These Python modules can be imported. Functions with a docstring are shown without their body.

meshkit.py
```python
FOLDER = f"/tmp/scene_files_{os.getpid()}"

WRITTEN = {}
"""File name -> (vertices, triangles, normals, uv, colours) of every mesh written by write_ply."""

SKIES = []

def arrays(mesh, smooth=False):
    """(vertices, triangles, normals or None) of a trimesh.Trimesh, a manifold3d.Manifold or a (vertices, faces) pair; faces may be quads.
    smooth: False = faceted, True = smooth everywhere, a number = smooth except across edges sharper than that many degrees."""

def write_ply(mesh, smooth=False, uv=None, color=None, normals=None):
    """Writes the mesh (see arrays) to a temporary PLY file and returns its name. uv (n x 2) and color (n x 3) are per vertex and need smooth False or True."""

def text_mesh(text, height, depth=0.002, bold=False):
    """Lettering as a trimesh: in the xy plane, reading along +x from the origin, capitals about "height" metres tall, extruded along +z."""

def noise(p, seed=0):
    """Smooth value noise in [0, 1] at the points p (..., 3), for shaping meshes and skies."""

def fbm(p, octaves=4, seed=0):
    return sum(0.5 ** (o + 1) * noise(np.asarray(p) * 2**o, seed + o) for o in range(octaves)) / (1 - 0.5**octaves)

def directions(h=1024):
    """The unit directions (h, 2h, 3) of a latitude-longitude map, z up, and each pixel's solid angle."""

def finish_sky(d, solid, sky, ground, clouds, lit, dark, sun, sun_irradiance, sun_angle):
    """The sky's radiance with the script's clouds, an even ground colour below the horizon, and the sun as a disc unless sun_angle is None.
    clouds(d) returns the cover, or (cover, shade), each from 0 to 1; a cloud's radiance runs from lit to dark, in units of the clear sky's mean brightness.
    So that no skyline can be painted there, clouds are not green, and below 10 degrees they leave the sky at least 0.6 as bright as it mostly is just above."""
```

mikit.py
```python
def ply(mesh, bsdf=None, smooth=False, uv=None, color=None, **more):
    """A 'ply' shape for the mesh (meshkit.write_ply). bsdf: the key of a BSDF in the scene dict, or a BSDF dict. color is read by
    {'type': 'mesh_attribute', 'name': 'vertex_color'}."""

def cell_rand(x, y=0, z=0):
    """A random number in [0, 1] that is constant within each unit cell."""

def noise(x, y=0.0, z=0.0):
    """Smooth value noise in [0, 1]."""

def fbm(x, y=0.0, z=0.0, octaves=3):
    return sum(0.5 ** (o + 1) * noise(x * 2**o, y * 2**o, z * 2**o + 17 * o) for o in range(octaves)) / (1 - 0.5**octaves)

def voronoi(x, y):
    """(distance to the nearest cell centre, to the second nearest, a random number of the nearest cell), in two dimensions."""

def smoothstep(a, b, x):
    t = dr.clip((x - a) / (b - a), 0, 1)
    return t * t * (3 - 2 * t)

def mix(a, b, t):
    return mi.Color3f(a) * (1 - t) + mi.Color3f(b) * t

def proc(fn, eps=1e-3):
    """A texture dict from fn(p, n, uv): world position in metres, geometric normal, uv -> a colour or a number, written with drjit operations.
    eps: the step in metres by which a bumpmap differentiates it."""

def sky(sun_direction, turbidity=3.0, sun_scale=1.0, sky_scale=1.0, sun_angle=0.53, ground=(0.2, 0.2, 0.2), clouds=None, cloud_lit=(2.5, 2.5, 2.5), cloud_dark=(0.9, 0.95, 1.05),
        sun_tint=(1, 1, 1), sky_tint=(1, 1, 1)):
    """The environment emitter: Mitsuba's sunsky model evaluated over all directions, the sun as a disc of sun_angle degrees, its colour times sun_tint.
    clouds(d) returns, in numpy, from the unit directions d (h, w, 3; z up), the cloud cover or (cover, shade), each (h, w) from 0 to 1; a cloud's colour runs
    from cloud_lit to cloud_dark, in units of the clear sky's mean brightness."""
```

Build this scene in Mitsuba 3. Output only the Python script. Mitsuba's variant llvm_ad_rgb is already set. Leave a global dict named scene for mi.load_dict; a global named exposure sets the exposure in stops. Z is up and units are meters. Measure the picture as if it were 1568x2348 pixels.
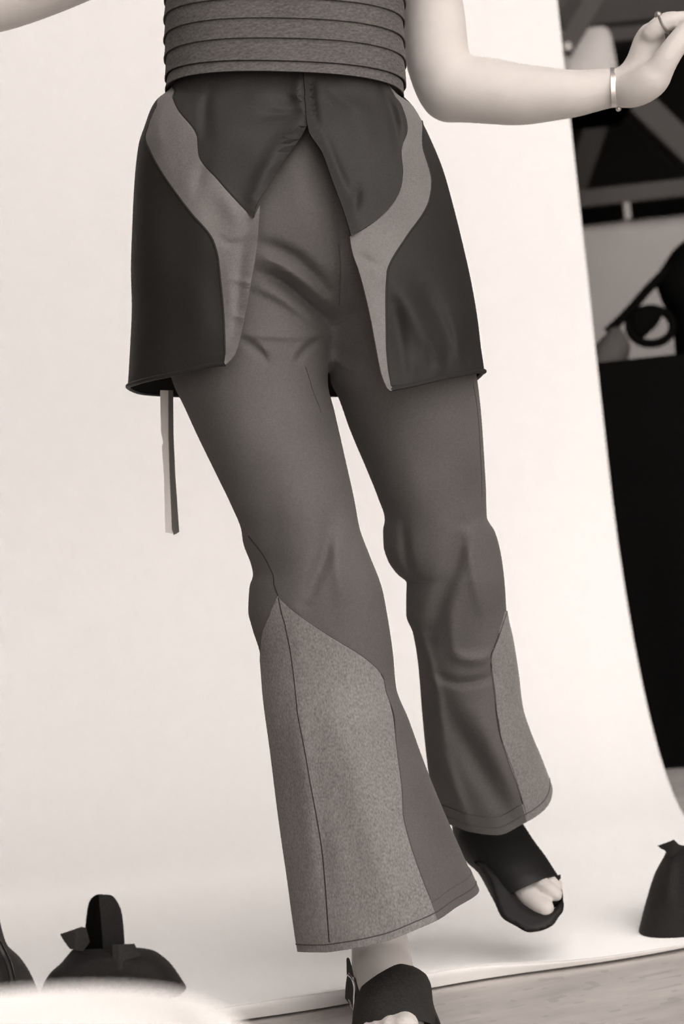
import math
import numpy as np, trimesh, mitsuba as mi, drjit as dr
from scipy.interpolate import PchipInterpolator
from scipy.spatial import Delaunay, cKDTree
from shapely.geometry import Polygon, LineString, Point
import shapely
import mikit, meshkit

# ------------------------------------------------------------------ camera, light, exposure
F_PX, CAM_H, ROLL = 4381.0, 0.55, math.radians(6.28)      # focal length in pixels of the 1568 x 2348 frame
SR, CR = math.sin(ROLL), math.cos(ROLL)
T = mi.ScalarTransform4f
scene = {'type': 'scene'}
labels = {}
scene['camera'] = {
    'type': 'thinlens', 'fov': math.degrees(2 * math.atan(1174 / F_PX)), 'fov_axis': 'y',
    'aperture_radius': 0.0055, 'focus_distance': 1.96, 'near_clip': 0.05, 'far_clip': 60.0,
    'to_world': T().look_at(origin=[0, 0, CAM_H], target=[0, 1, CAM_H], up=[SR, 0, CR]),
}
# overcast daylight that falls in through the open front of the hall (behind the camera)
scene['daylight'] = {'type': 'constant', 'radiance': {'type': 'rgb', 'value': [1.0, 0.935, 0.895]}}
exposure = 1.85

ROOM_L, ROOM_R, ROOM_B, CEIL, ROOF_Y = -1.6, 3.4, 6.2, 4.2, 0.95


# ------------------------------------------------------------------ helpers
def at(x, y, d):
    """The point d metres ahead of the camera that stands at the photograph's place (x, y)."""
    x, y, d = np.broadcast_arrays(*[np.asarray(q, float) for q in (x, y, d)])
    dx, dy = x - 784.0, y - 1174.0
    return np.stack([(CR * dx - SR * dy) * d / F_PX, d, CAM_H - (SR * dx + CR * dy) * d / F_PX], -1)


def smooth01(a, b, x):
    t = np.clip((x - a) / (b - a), 0, 1)
    return t * t * (3 - 2 * t)


def curve(*pts):
    """A smooth function through (x, y) pairs, straight on beyond its ends."""
    p = np.array(sorted(pts), float)
    f = PchipInterpolator(p[:, 0], p[:, 1])
    s0 = (p[1, 1] - p[0, 1]) / (p[1, 0] - p[0, 0])
    s1 = (p[-1, 1] - p[-2, 1]) / (p[-1, 0] - p[-2, 0])

    def g(x):
        x = np.asarray(x, float)
        y = f(np.clip(x, p[0, 0], p[-1, 0]))
        return y + np.minimum(x - p[0, 0], 0) * s0 + np.maximum(x - p[-1, 0], 0) * s1
    return g


def spline(pts, n=8):
    """A dense smooth line through points of any dimension."""
    p = np.asarray(pts, float)
    if len(p) < 3:
        return np.array([p[0] + (p[-1] - p[0]) * t for t in np.linspace(0, 1, n + 1)])
    t = np.r_[0, np.cumsum(np.linalg.norm(np.diff(p, axis=0), axis=1) + 1e-9)]
    q = np.linspace(0, t[-1], n * (len(p) - 1) + 1)
    return PchipInterpolator(t, p, axis=0)(q)


def mesh(v, f):
    return trimesh.Trimesh(np.asarray(v, float), np.asarray(f), process=False)


def join(*ms):
    return trimesh.util.concatenate(list(ms))


def grid_faces(nu, nv, wrap_u=False, wrap_v=False):
    """Quads of a (nu x nv) grid of points, as triangles."""
    i, j = np.meshgrid(np.arange(nu if wrap_u else nu - 1), np.arange(nv if wrap_v else nv - 1), indexing='ij')
    a, b = i * nv + j, ((i + 1) % nu) * nv + j
    c, d = ((i + 1) % nu) * nv + (j + 1) % nv, i * nv + (j + 1) % nv
    a, b, c, d = (q.ravel() for q in (a, b, c, d))
    return np.vstack([np.stack([a, b, c], 1), np.stack([a, c, d], 1)])


def outward(m):
    if m.volume < 0:
        m.invert()
    return m


def tube(path, r, n=10, closed=False):
    """A round cord along a 3-D path; r a number or one per point."""
    p = np.asarray(path, float)
    r = np.broadcast_to(np.asarray(r, float), (len(p),))
    t = np.roll(p, -1, 0) - np.roll(p, 1, 0) if closed else np.gradient(p, axis=0)
    t /= np.linalg.norm(t, axis=1, keepdims=True) + 1e-12
    up = np.array([0.2, 0.35, 0.9]) if abs(t[0] @ np.array([0.2, 0.35, 0.9])) < 0.9 else np.array([1.0, 0, 0])
    rows = []
    nrm = np.cross(t[0], up)
    for k in range(len(p)):
        nrm = nrm - (nrm @ t[k]) * t[k]
        nrm /= np.linalg.norm(nrm) + 1e-12
        b = np.cross(t[k], nrm)
        a = np.linspace(0, 2 * np.pi, n, endpoint=False)
        rows.append(p[k] + r[k] * (np.cos(a)[:, None] * nrm + np.sin(a)[:, None] * b))
    v = np.vstack(rows)
    f = grid_faces(len(p), n, wrap_u=closed, wrap_v=True)
    if not closed:
        v = np.vstack([v, p[0], p[-1]])
        k = np.arange(n)
        e = (len(p) - 1) * n
        f = np.vstack([f, np.stack([np.full(n, len(v) - 2), k, (k + 1) % n], 1), np.stack([np.full(n, len(v) - 1), e + (k + 1) % n, e + k], 1)])
    return outward(mesh(v, f))


def rings(stack, cap=True):
    """Closed rings (k x n x 3) joined to a skin, its ends capped."""
    s = np.asarray(stack, float)
    k, n = s.shape[:2]
    v, f = s.reshape(-1, 3), grid_faces(k, n, wrap_v=True)
    if cap:
        v = np.vstack([v, s[0].mean(0), s[-1].mean(0)])
        j = np.arange(n)
        e = (k - 1) * n
        f = np.vstack([f, np.stack([np.full(n, len(v) - 2), (j + 1) % n, j], 1), np.stack([np.full(n, len(v) - 1), e + j, e + (j + 1) % n], 1)])
    return outward(mesh(v, f))


def loft(secs, n=40, sub=6, power=2.0, cap=True, bulge=None):
    """Rings across the lines (lx, ly) - (rx, ry), each at its own distance d with half depth b; secs rows: lx, ly, rx, ry, d, b."""
    s = spline(secs, sub)
    a = np.linspace(0, 2 * np.pi, n, endpoint=False)
    sn, cs = np.sin(a), np.cos(a)
    sn, cs = np.sign(sn) * np.abs(sn) ** (2 / power), np.sign(cs) * np.abs(cs) ** (2 / power)
    out = []
    for lx, ly, rx, ry, d, b in s:
        x, y = (lx + rx) / 2 + (rx - lx) / 2 * sn, (ly + ry) / 2 + (ry - ly) / 2 * sn
        dd = d - b * cs
        if bulge is not None:
            dd = dd - bulge(x, y) * np.clip(cs * 2, 0, 1)
        out.append(at(x, y, dd))
    return rings(out, cap)


def box(x0, x1, y0, y1, z0, z1, r=0.0):
    m = trimesh.creation.box((x1 - x0, y1 - y0, z1 - z0))
    if r > 0:
        import manifold3d as m3
        s = m3.Manifold.sphere(r, 16)
        pts = [s.translate([sx * ((x1 - x0) / 2 - r), sy * ((y1 - y0) / 2 - r), sz * ((z1 - z0) / 2 - r)]) for sx in (-1, 1) for sy in (-1, 1) for sz in (-1, 1)]
        h = m3.Manifold.batch_hull(pts).to_mesh()
        m = trimesh.Trimesh(h.vert_properties[:, :3], h.tri_verts)
    m.apply_translation([(x0 + x1) / 2, (y0 + y1) / 2, (z0 + z1) / 2])
    return m


def triangulate(poly, step):
    """Points and triangles of a polygon: border sampled at step, inside on a staggered grid."""
    poly = shapely.segmentize(poly, step)
    rng = np.random.default_rng(3)
    border = np.vstack([np.array(r.coords)[:-1] for r in [poly.exterior, *poly.interiors]])
    x0, y0, x1, y1 = poly.bounds
    gx, gy = np.meshgrid(np.arange(x0, x1, step), np.arange(y0, y1, step))
    gx = gx + (np.arange(gx.shape[0]) % 2)[:, None] * step / 2
    g = np.stack([gx.ravel(), gy.ravel()], 1) + rng.uniform(-.02, .02, (gx.size, 2)) * step
    inner = poly.buffer(-0.55 * step)
    g = g[shapely.contains_xy(inner, g[:, 0], g[:, 1])] if not inner.is_empty else g[:0]
    p = np.vstack([border, g])
    t = Delaunay(p).simplices
    c = p[t].mean(1)
    t = t[shapely.contains_xy(poly, c[:, 0], c[:, 1])]
    q = p[t]
    area = (q[:, 1, 0] - q[:, 0, 0]) * (q[:, 2, 1] - q[:, 0, 1]) - (q[:, 1, 1] - q[:, 0, 1]) * (q[:, 2, 0] - q[:, 0, 0])
    t[area < 0] = t[area < 0][:, ::-1]
    return p, t[np.abs(area) > 1e-9]


def sheet(p2, t, lift_out, lift_in):
    """A cloth of two skins with closed edges."""
    a, b = lift_out(p2), lift_in(p2)
    n = len(p2)
    e = np.vstack([t[:, [0, 1]], t[:, [1, 2]], t[:, [2, 0]]])
    key = np.sort(e, 1) @ np.array([n, 1])
    _, first, count = np.unique(key, return_index=True, return_counts=True)
    e = e[first[count == 1]]
    side = np.vstack([np.stack([e[:, 1], e[:, 0], e[:, 0] + n], 1), np.stack([e[:, 1], e[:, 0] + n, e[:, 1] + n], 1)])
    return outward(mesh(np.vstack([a, b]), np.vstack([t, t[:, ::-1] + n, side])))


def plate(pts, d, thick, step=8, bend=None):
    """A flat cut piece of cloth or board, outline in the photograph's plane, at distance d (a number or a function), with thickness."""
    p2, t = triangulate(Polygon(pts).buffer(0), step)
    f = d if callable(d) else (lambda x, y: np.full(len(x), d))
    return sheet(p2, t, lambda p: at(p[:, 0], p[:, 1], f(p[:, 0], p[:, 1])), lambda p: at(p[:, 0], p[:, 1], f(p[:, 0], p[:, 1]) + thick))


class Folds:
    """Creases of a cloth: lines with a width (pixels) and a height (metres, + towards the front)."""
    def __init__(self, rows):
        self.rows = [(spline(p, 6), w, h) for p, w, h in rows]

    def __call__(self, x, y):
        x, y = np.asarray(x, float), np.asarray(y, float)
        out = np.zeros(np.broadcast(x, y).shape)
        q = np.stack(np.broadcast_arrays(x, y), -1).reshape(-1, 2)
        o = out.reshape(-1)
        for p, w, h in self.rows:
            lo, hi = p.min(0) - 3 * w, p.max(0) + 3 * w
            k = np.nonzero((q > lo).all(1) & (q < hi).all(1))[0]
            if not len(k):
                continue
            best, par = np.full(len(k), 1e9), np.zeros(len(k))
            for i in range(len(p) - 1):
                ab = p[i + 1] - p[i]
                s = np.clip(((q[k] - p[i]) @ ab) / (ab @ ab + 1e-12), 0, 1)
                dd = np.linalg.norm(q[k] - p[i] - s[:, None] * ab, axis=1)
                m = dd < best
                best[m], par[m] = dd[m], (i + s[m]) / (len(p) - 1)
            taper = np.sqrt(np.clip(np.sin(np.pi * np.clip(par, 0.04, 0.96)), 0, 1))
            o[k] += h * np.exp(-(best / w) ** 2) * taper
        return out


class Sleeve:
    """A cloth tube seen from the front: its outline left and right by height in the photograph, its distance and half depth."""
    def __init__(self, L, R, dc, b, n=2.0, folds=None, rough=0.0, seed=1):
        self.L, self.R, self.dc, self.b, self.n = curve(*L), curve(*R), curve(*dc), curve(*b), n
        self.folds, self.rough, self.seed = folds, rough, seed

    def relief(self, x, y):
        r = self.folds(x, y) if self.folds else 0.0
        if self.rough:
            p = np.stack([np.asarray(x) / 90.0, np.asarray(y) / 170.0, np.zeros(np.shape(x))], -1)
            r = r + self.rough * (meshkit.fbm(p, 2, self.seed) - 0.5) * 2
        return r

    def ax(self, y):
        l, r = self.L(y), self.R(y)
        return (l + r) / 2, (r - l) / 2

    def phi(self, x, y):
        xc, a = self.ax(np.asarray(y, float))
        s = np.clip((np.asarray(x, float) - xc) / a, -1, 1)
        return np.arcsin(np.sign(s) * np.abs(s) ** (self.n / 2))

    def place(self, phi, y, off=0.0):
        xc, a = self.ax(y)
        e = 2 / self.n
        s = np.sign(np.sin(phi)) * np.abs(np.sin(phi)) ** e
        c = np.sign(np.cos(phi)) * np.abs(np.cos(phi)) ** e
        x = xc + (a + off * 2137) * s
        d = self.dc(y) - (self.b(y) + off) * c
        return at(x, y, d - self.relief(x, y) * np.clip(c * 2, 0, 1))

    def field(self, x, y, d, grow=0.0):
        xc, a = self.ax(y)
        a, b = np.maximum(a, 8.0), np.maximum(self.b(y), 0.02)
        am = a / 2137.0
        q = ((np.abs(x - xc) / a) ** self.n + (np.abs(d - self.dc(y)) / b) ** self.n) ** (1 / self.n)
        return (q - 1) * np.minimum(am, b) - grow

    def dom(self, pts):
        """Outline pixels -> the unrolled plane (phi * 200, y); a point given as ('a', degrees, y) lies at that angle round the tube."""
        out = []
        for p in pts:
            out.append((math.radians(p[1]) * 200, p[2]) if p[0] == 'a' else (float(self.phi(p[0], p[1])) * 200, p[1]))
        return np.array(out)

    def panel(self, pts, out=0.0012, thick=0.0022, step=7, lift=None, round_=True):
        poly = Polygon(self.dom(pts)).buffer(0)
        if poly.geom_type != 'Polygon':
            poly = max(poly.geoms, key=lambda g: g.area)
        p2, t = triangulate(poly, step)
        up = (lambda p: lift(*self.pix(p))) if lift else (lambda p: 0.0)
        return sheet(p2, t, lambda p: self.place(p[:, 0] / 200, p[:, 1], out + up(p)), lambda p: self.place(p[:, 0] / 200, p[:, 1], out - thick + up(p)))

    def pix(self, p):
        phi, y = p[:, 0] / 200, p[:, 1]
        xc, a = self.ax(y)
        return xc + a * np.sign(np.sin(phi)) * np.abs(np.sin(phi)) ** (2 / self.n), y

    def line(self, pts, off=0.001):
        p = spline(self.dom(pts), 8)
        return self.place(p[:, 0] / 200, p[:, 1], off)

    def strip(self, y0, y1, out=0.001, thick=0.002, n=160, rows=5, a0=-180.0, a1=180.0):
        """A band round (a0 to a1 degrees) between two heights that are functions of the angle."""
        whole = a1 - a0 > 359
        a = np.linspace(math.radians(a0), math.radians(a1), n, endpoint=not whole)
        lay = []
        for o, ks in ((out, np.linspace(0, 1, rows)), (out - thick, np.linspace(1, 0, rows))):
            for k in ks:
                lay.append(self.place(a, y0(a) + (y1(a) - y0(a)) * k, o))
        s = np.array(lay)
        return outward(mesh(s.reshape(-1, 3), grid_faces(len(s), n, wrap_u=True, wrap_v=whole)))


def around(pts):
    """A periodic function of the angle through (degrees, value)."""
    p = np.array(sorted(pts), float)
    x = np.radians(np.r_[p[:, 0] - 360, p[:, 0], p[:, 0] + 360])
    f = PchipInterpolator(x, np.r_[p[:, 1], p[:, 1], p[:, 1]])
    return lambda a: f((np.asarray(a) + np.pi) % (2 * np.pi) - np.pi)


def surface_net(F):
    """Vertices (in grid units) and triangles of the surface F = 0 (inside negative)."""
    ins = F < 0
    c = ins[:-1, :-1, :-1].astype(np.uint8)
    for o in ((1, 0, 0), (0, 1, 0), (0, 0, 1), (1, 1, 0), (1, 0, 1), (0, 1, 1), (1, 1, 1)):
        c = c + ins[o[0]:F.shape[0] - 1 + o[0], o[1]:F.shape[1] - 1 + o[1], o[2]:F.shape[2] - 1 + o[2]]
    cells = np.argwhere((c > 0) & (c < 8))
    idx = np.full(c.shape, -1, np.int32)
    idx[tuple(cells.T)] = np.arange(len(cells))
    acc, cnt = np.zeros((len(cells), 3)), np.zeros(len(cells))
    corners = np.array([(i, j, k) for i in (0, 1) for j in (0, 1) for k in (0, 1)])
    val = {tuple(o): F[tuple((cells + o).T)].astype(float) for o in corners}
    for a in corners:
        for ax in range(3):
            if a[ax] == 0:
                b = a.copy()
                b[ax] = 1
                fa, fb = val[tuple(a)], val[tuple(b)]
                m = (fa < 0) != (fb < 0)
                t = fa[m] / (fa[m] - fb[m])
                acc[m] += a + t[:, None] * (b - a)
                cnt[m] += 1
    v = cells + acc / cnt[:, None]
    faces = []
    for ax in range(3):
        u, w = [(1, 2), (2, 0), (0, 1)][ax]
        lo = [slice(None)] * 3
        hi = [slice(None)] * 3
        lo[ax], hi[ax] = slice(0, -1), slice(1, None)
        s0, s1 = ins[tuple(lo)], ins[tuple(hi)]
        e = np.argwhere(s0 != s1)
        e = e[(e[:, u] > 0) & (e[:, w] > 0) & (e[:, u] < F.shape[u] - 1) & (e[:, w] < F.shape[w] - 1)]
        q = []
        for du, dw in ((1, 1), (0, 1), (0, 0), (1, 0)):
            k = e.copy()
            k[:, u] -= du
            k[:, w] -= dw
            q.append(idx[tuple(k.T)])
        q = np.stack(q, 1)
        flip = ~s0[tuple(e.T)]
        q[flip] = q[flip][:, ::-1]
        faces.append(q)
    q = np.vstack(faces)
    q = q[(q >= 0).all(1)]
    return v, np.vstack([q[:, [0, 1, 2]], q[:, [0, 2, 3]]])


def even(m, rounds):
    """Takes the grid's small steps out of a skin without shrinking it."""
    from scipy.sparse import coo_matrix, diags
    e = m.edges_unique
    e = np.vstack([e, e[:, ::-1]])
    n = len(m.vertices)
    A = coo_matrix((np.ones(len(e)), (e[:, 0], e[:, 1])), shape=(n, n)).tocsr()
    A = diags(1 / np.maximum(np.asarray(A.sum(1)).ravel(), 1)) @ A
    v = np.array(m.vertices)
    for _ in range(rounds):
        v = v + 0.5 * (A @ v - v)
        v = v - 0.52 * (A @ v - v)
    m.vertices = v


def smin(a, b, k):
    h = np.maximum(k - np.abs(a - b), 0) / k
    return np.minimum(a, b) - h * h * k * 0.25


def tapered(P, a, b, ra, rb):
    ab = b - a
    t = np.clip(((P - a) @ ab) / (ab @ ab + 1e-12), 0, 1)
    return np.linalg.norm(P - a - t[:, None] * ab, axis=1) - (ra + (rb - ra) * t)


def flesh(prims, h=0.004, block=12):
    """One continuous skin round tapered bones: prims = (a, b, ra, rb, blend)."""
    A = np.array([p[0] for p in prims] + [p[1] for p in prims])
    lo, hi = A.min(0) - 0.16, A.max(0) + 0.16
    n = (np.ceil((hi - lo) / (h * block)).astype(int))
    F = np.full(tuple(n * block + 1), 0.1, np.float32)
    half = h * block * 0.5
    ci = np.stack(np.meshgrid(*[np.arange(k) for k in n], indexing='ij'), -1).reshape(-1, 3)
    cc = lo + (ci + 0.5) * h * block
    near = np.zeros((len(cc), len(prims)), bool)
    for j, (a, b, ra, rb, k) in enumerate(prims):
        near[:, j] = tapered(cc, a, b, ra, rb) < half * 1.75 + k + 2 * h
    loc = np.stack(np.meshgrid(*[np.arange(block + 1)] * 3, indexing='ij'), -1).reshape(-1, 3)
    for c in np.nonzero(near.any(1))[0]:
        P = lo + (ci[c] * block + loc) * h
        d = np.full(len(P), 0.1)
        for j in np.nonzero(near[c])[0]:
            a, b, ra, rb, k = prims[j]
            d = smin(d, tapered(P, a, b, ra, rb), k)
        s = ci[c] * block
        F[s[0]:s[0] + block + 1, s[1]:s[1] + block + 1, s[2]:s[2] + block + 1] = d.reshape((block + 1,) * 3)
    v, f = surface_net(F)
    m = trimesh.Trimesh(lo + v * h, f, process=False)
    even(m, 3)
    return outward(m)


def add(key, m, bsdf, label=None, cat=None, group=None, kind=None, smooth=35):
    """One entry of the scene; a taken key gets the next number."""
    base, k = key, 0
    while key in scene:
        k += 1
        key = '%s_%03d' % (base, k)
    scene[key] = mikit.ply(m, bsdf, smooth=smooth)
    tag(key, label, cat, group, kind)
    return key


def tag(key, label=None, cat=None, group=None, kind=None):
    e = {n: q for n, q in (('label', label), ('category', cat), ('group', group), ('kind', kind)) if q}
    if e:
        labels[key] = e


# ------------------------------------------------------------------ materials
def tint(v, warm=1.0):
    return [v, v * (1 - 0.055 * warm), v * (1 - 0.095 * warm)]


def mat(name, tex, rough=0.8, spec=0.3, **more):
    if not isinstance(tex, dict):
        tex = {'type': 'rgb', 'value': list(tex)}
    scene[name] = {'type': 'twosided', 'bsdf': {'type': 'principled', 'base_color': tex, 'roughness': rough, 'specular': spec, **more}}


def cloth(v, vertical=900.0, horizontal=1500.0, amount=0.35, slow=0.15):
    c = tint(v)

    def fn(p, n, uv):
        a = mikit.noise(p.x * horizontal, p.y * horizontal, p.z * vertical * 0.35)
        b = mikit.noise(p.x * horizontal * 0.4, p.y * horizontal * 0.4, p.z * vertical)
        s = mikit.fbm(p.x * 14, p.y * 14, p.z * 14, octaves=2)
        k = 1 + amount * (0.5 * (a + b) - 0.5) * 2 + slow * (s - 0.5) * 2
        return mi.Color3f(c[0], c[1], c[2]) * k
    return mikit.proc(fn)


mat('wool', cloth(0.091, amount=0.14), 0.85, 0.12)
mat('melange', cloth(0.172, vertical=500, horizontal=1900, amount=0.45, slow=0.1), 0.9, 0.1)
mat('satin_dark', cloth(0.028, amount=0.15), 0.62, 0.18)
mat('satin_darker', cloth(0.019, amount=0.15), 0.62, 0.18)
mat('band_grey', cloth(0.135, amount=0.2, slow=0.22), 0.65, 0.2)
mat('knit', cloth(0.084, vertical=1500, horizontal=500, amount=0.5), 0.85, 0.12)
mat('seam_dark', tint(0.03), 0.9, 0.1)
mat('seam_soft', tint(0.065), 0.9, 0.1)
mat('organza', tint(0.8), 0.6, 0.3)
mat('organza_dark', tint(0.24), 0.6, 0.3)


def skin_fn(p, n, uv):
    s = mikit.fbm(p.x * 60, p.y * 60, p.z * 60, octaves=3)
    return mi.Color3f(0.52, 0.487, 0.46) * (0.96 + 0.08 * s)


mat('skin', mikit.proc(skin_fn), 0.55, 0.2)
mat('nail', [0.7, 0.65, 0.61], 0.3, 0.5)
mat('eye_dark', [0.03, 0.028, 0.026], 0.2, 0.5)
mat('lip', [0.3, 0.27, 0.25], 0.5, 0.3)
mat('hair', cloth(0.03, amount=0.5), 0.5, 0.4)
mat('suede', cloth(0.024, vertical=1200, amount=0.5, slow=0.45), 0.95, 0.1, sheen=0.1)
mat('sole_black', tint(0.008), 0.6, 0.3)
mat('leather_black', tint(0.006), 0.35, 0.5)
scene['steel'] = {'type': 'roughconductor', 'material': 'Cr', 'alpha': 0.15}
mat('bangle_metal', [0.55, 0.51, 0.48], 0.35, 0.5, metallic=0.7)
mat('ring_metal', [0.3, 0.28, 0.26], 0.35, 0.5, metallic=0.7)
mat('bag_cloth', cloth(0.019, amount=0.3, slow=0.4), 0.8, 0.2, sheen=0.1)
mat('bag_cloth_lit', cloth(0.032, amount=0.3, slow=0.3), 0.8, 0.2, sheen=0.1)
mat('drape_black', cloth(0.0025, amount=0.3), 0.85, 0.06, sheen=0.0)
mat('white_plastic', [0.74, 0.715, 0.69], 0.35, 0.4)


def paper_fn(p, n, uv):
    s = mikit.fbm(p.x * 2.2, p.y * 2.2, p.z * 2.2, octaves=3)
    return mi.Color3f(0.9, 0.885, 0.87) * (0.97 + 0.05 * s)


mat('paper', mikit.proc(paper_fn), 0.85, 0.15)


def floor_fn(p, n, uv):
    ca, sa = math.cos(0.35), math.sin(0.35)
    u, w = p.x * ca + p.y * sa, -p.x * sa + p.y * ca
    s = mikit.fbm(u * 4, w * 34, 0.0, octaves=4)
    c = mikit.fbm(u * 40, w * 60, 3.0, octaves=2)
    spot = mikit.smoothstep(0.80, 0.86, mikit.noise(u * 60, w * 90, 7.0))
    k = 0.78 + 0.34 * s + 0.12 * c
    return mi.Color3f(0.42, 0.395, 0.375) * k * (1 - 0.12 * spot)


mat('concrete', mikit.proc(floor_fn), 0.55, 0.4)
mat('wall_dark', tint(0.012), 0.9, 0.0)
mat('ceiling_dark', tint(0.06), 0.9, 0.1)
mat('wall_side', tint(0.12), 0.9, 0.1)
mat('half_wall_grey', tint(0.5), 0.8, 0.2)
mat('timber_dark', tint(0.05), 0.8, 0.2)
mat('timber_grey', tint(0.105), 0.8, 0.2)
mat('rail_black', tint(0.003), 0.9, 0.0)
mat('case_grey', tint(0.72), 0.6, 0.3)
mat('cloth_grey', cloth(0.085), 0.8, 0.2)

# ------------------------------------------------------------------ the hall
add('floor', box(ROOM_L - 2, ROOM_R + 2, -6.0, ROOM_B, -0.1, 0.0), 'concrete', 'worn grey smooth concrete floor in front of the paper', kind='structure', smooth=False)
add('wall_left', box(ROOM_L - 0.15, ROOM_L, -2.0, ROOM_B, 0, CEIL), 'wall_side', 'side wall of the dark hall, left', kind='structure', smooth=False)
add('wall_right', box(ROOM_R, ROOM_R + 0.15, 0.7, ROOM_B, 0, CEIL), 'wall_dark', 'side wall of the dark hall, right', kind='structure', smooth=False)
add('wall_back', box(ROOM_L - .15, ROOM_R + .15, ROOM_B, ROOM_B + 0.15, 0, CEIL), 'wall_dark', 'dark rear wall of the hall', kind='structure', smooth=False)
add('wall_front', box(ROOM_L - .15, -0.75, -2.15, -2.0, 0, CEIL), 'wall_side', 'front wall of the hall beside the open side', kind='structure', smooth=False)
add('trim_1', box(ROOM_L - .15, -0.75, -2.15, ROOF_Y, CEIL, CEIL + 0.15), 'ceiling_dark', 'canopy over the closed front corner of the hall', kind='structure', smooth=False)
add('ceiling', box(ROOM_L - .15, ROOM_R + .15, ROOF_Y, ROOM_B + .15, CEIL, CEIL + 0.15), 'ceiling_dark', 'dark ceiling of the hall', kind='structure', smooth=False)


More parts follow.
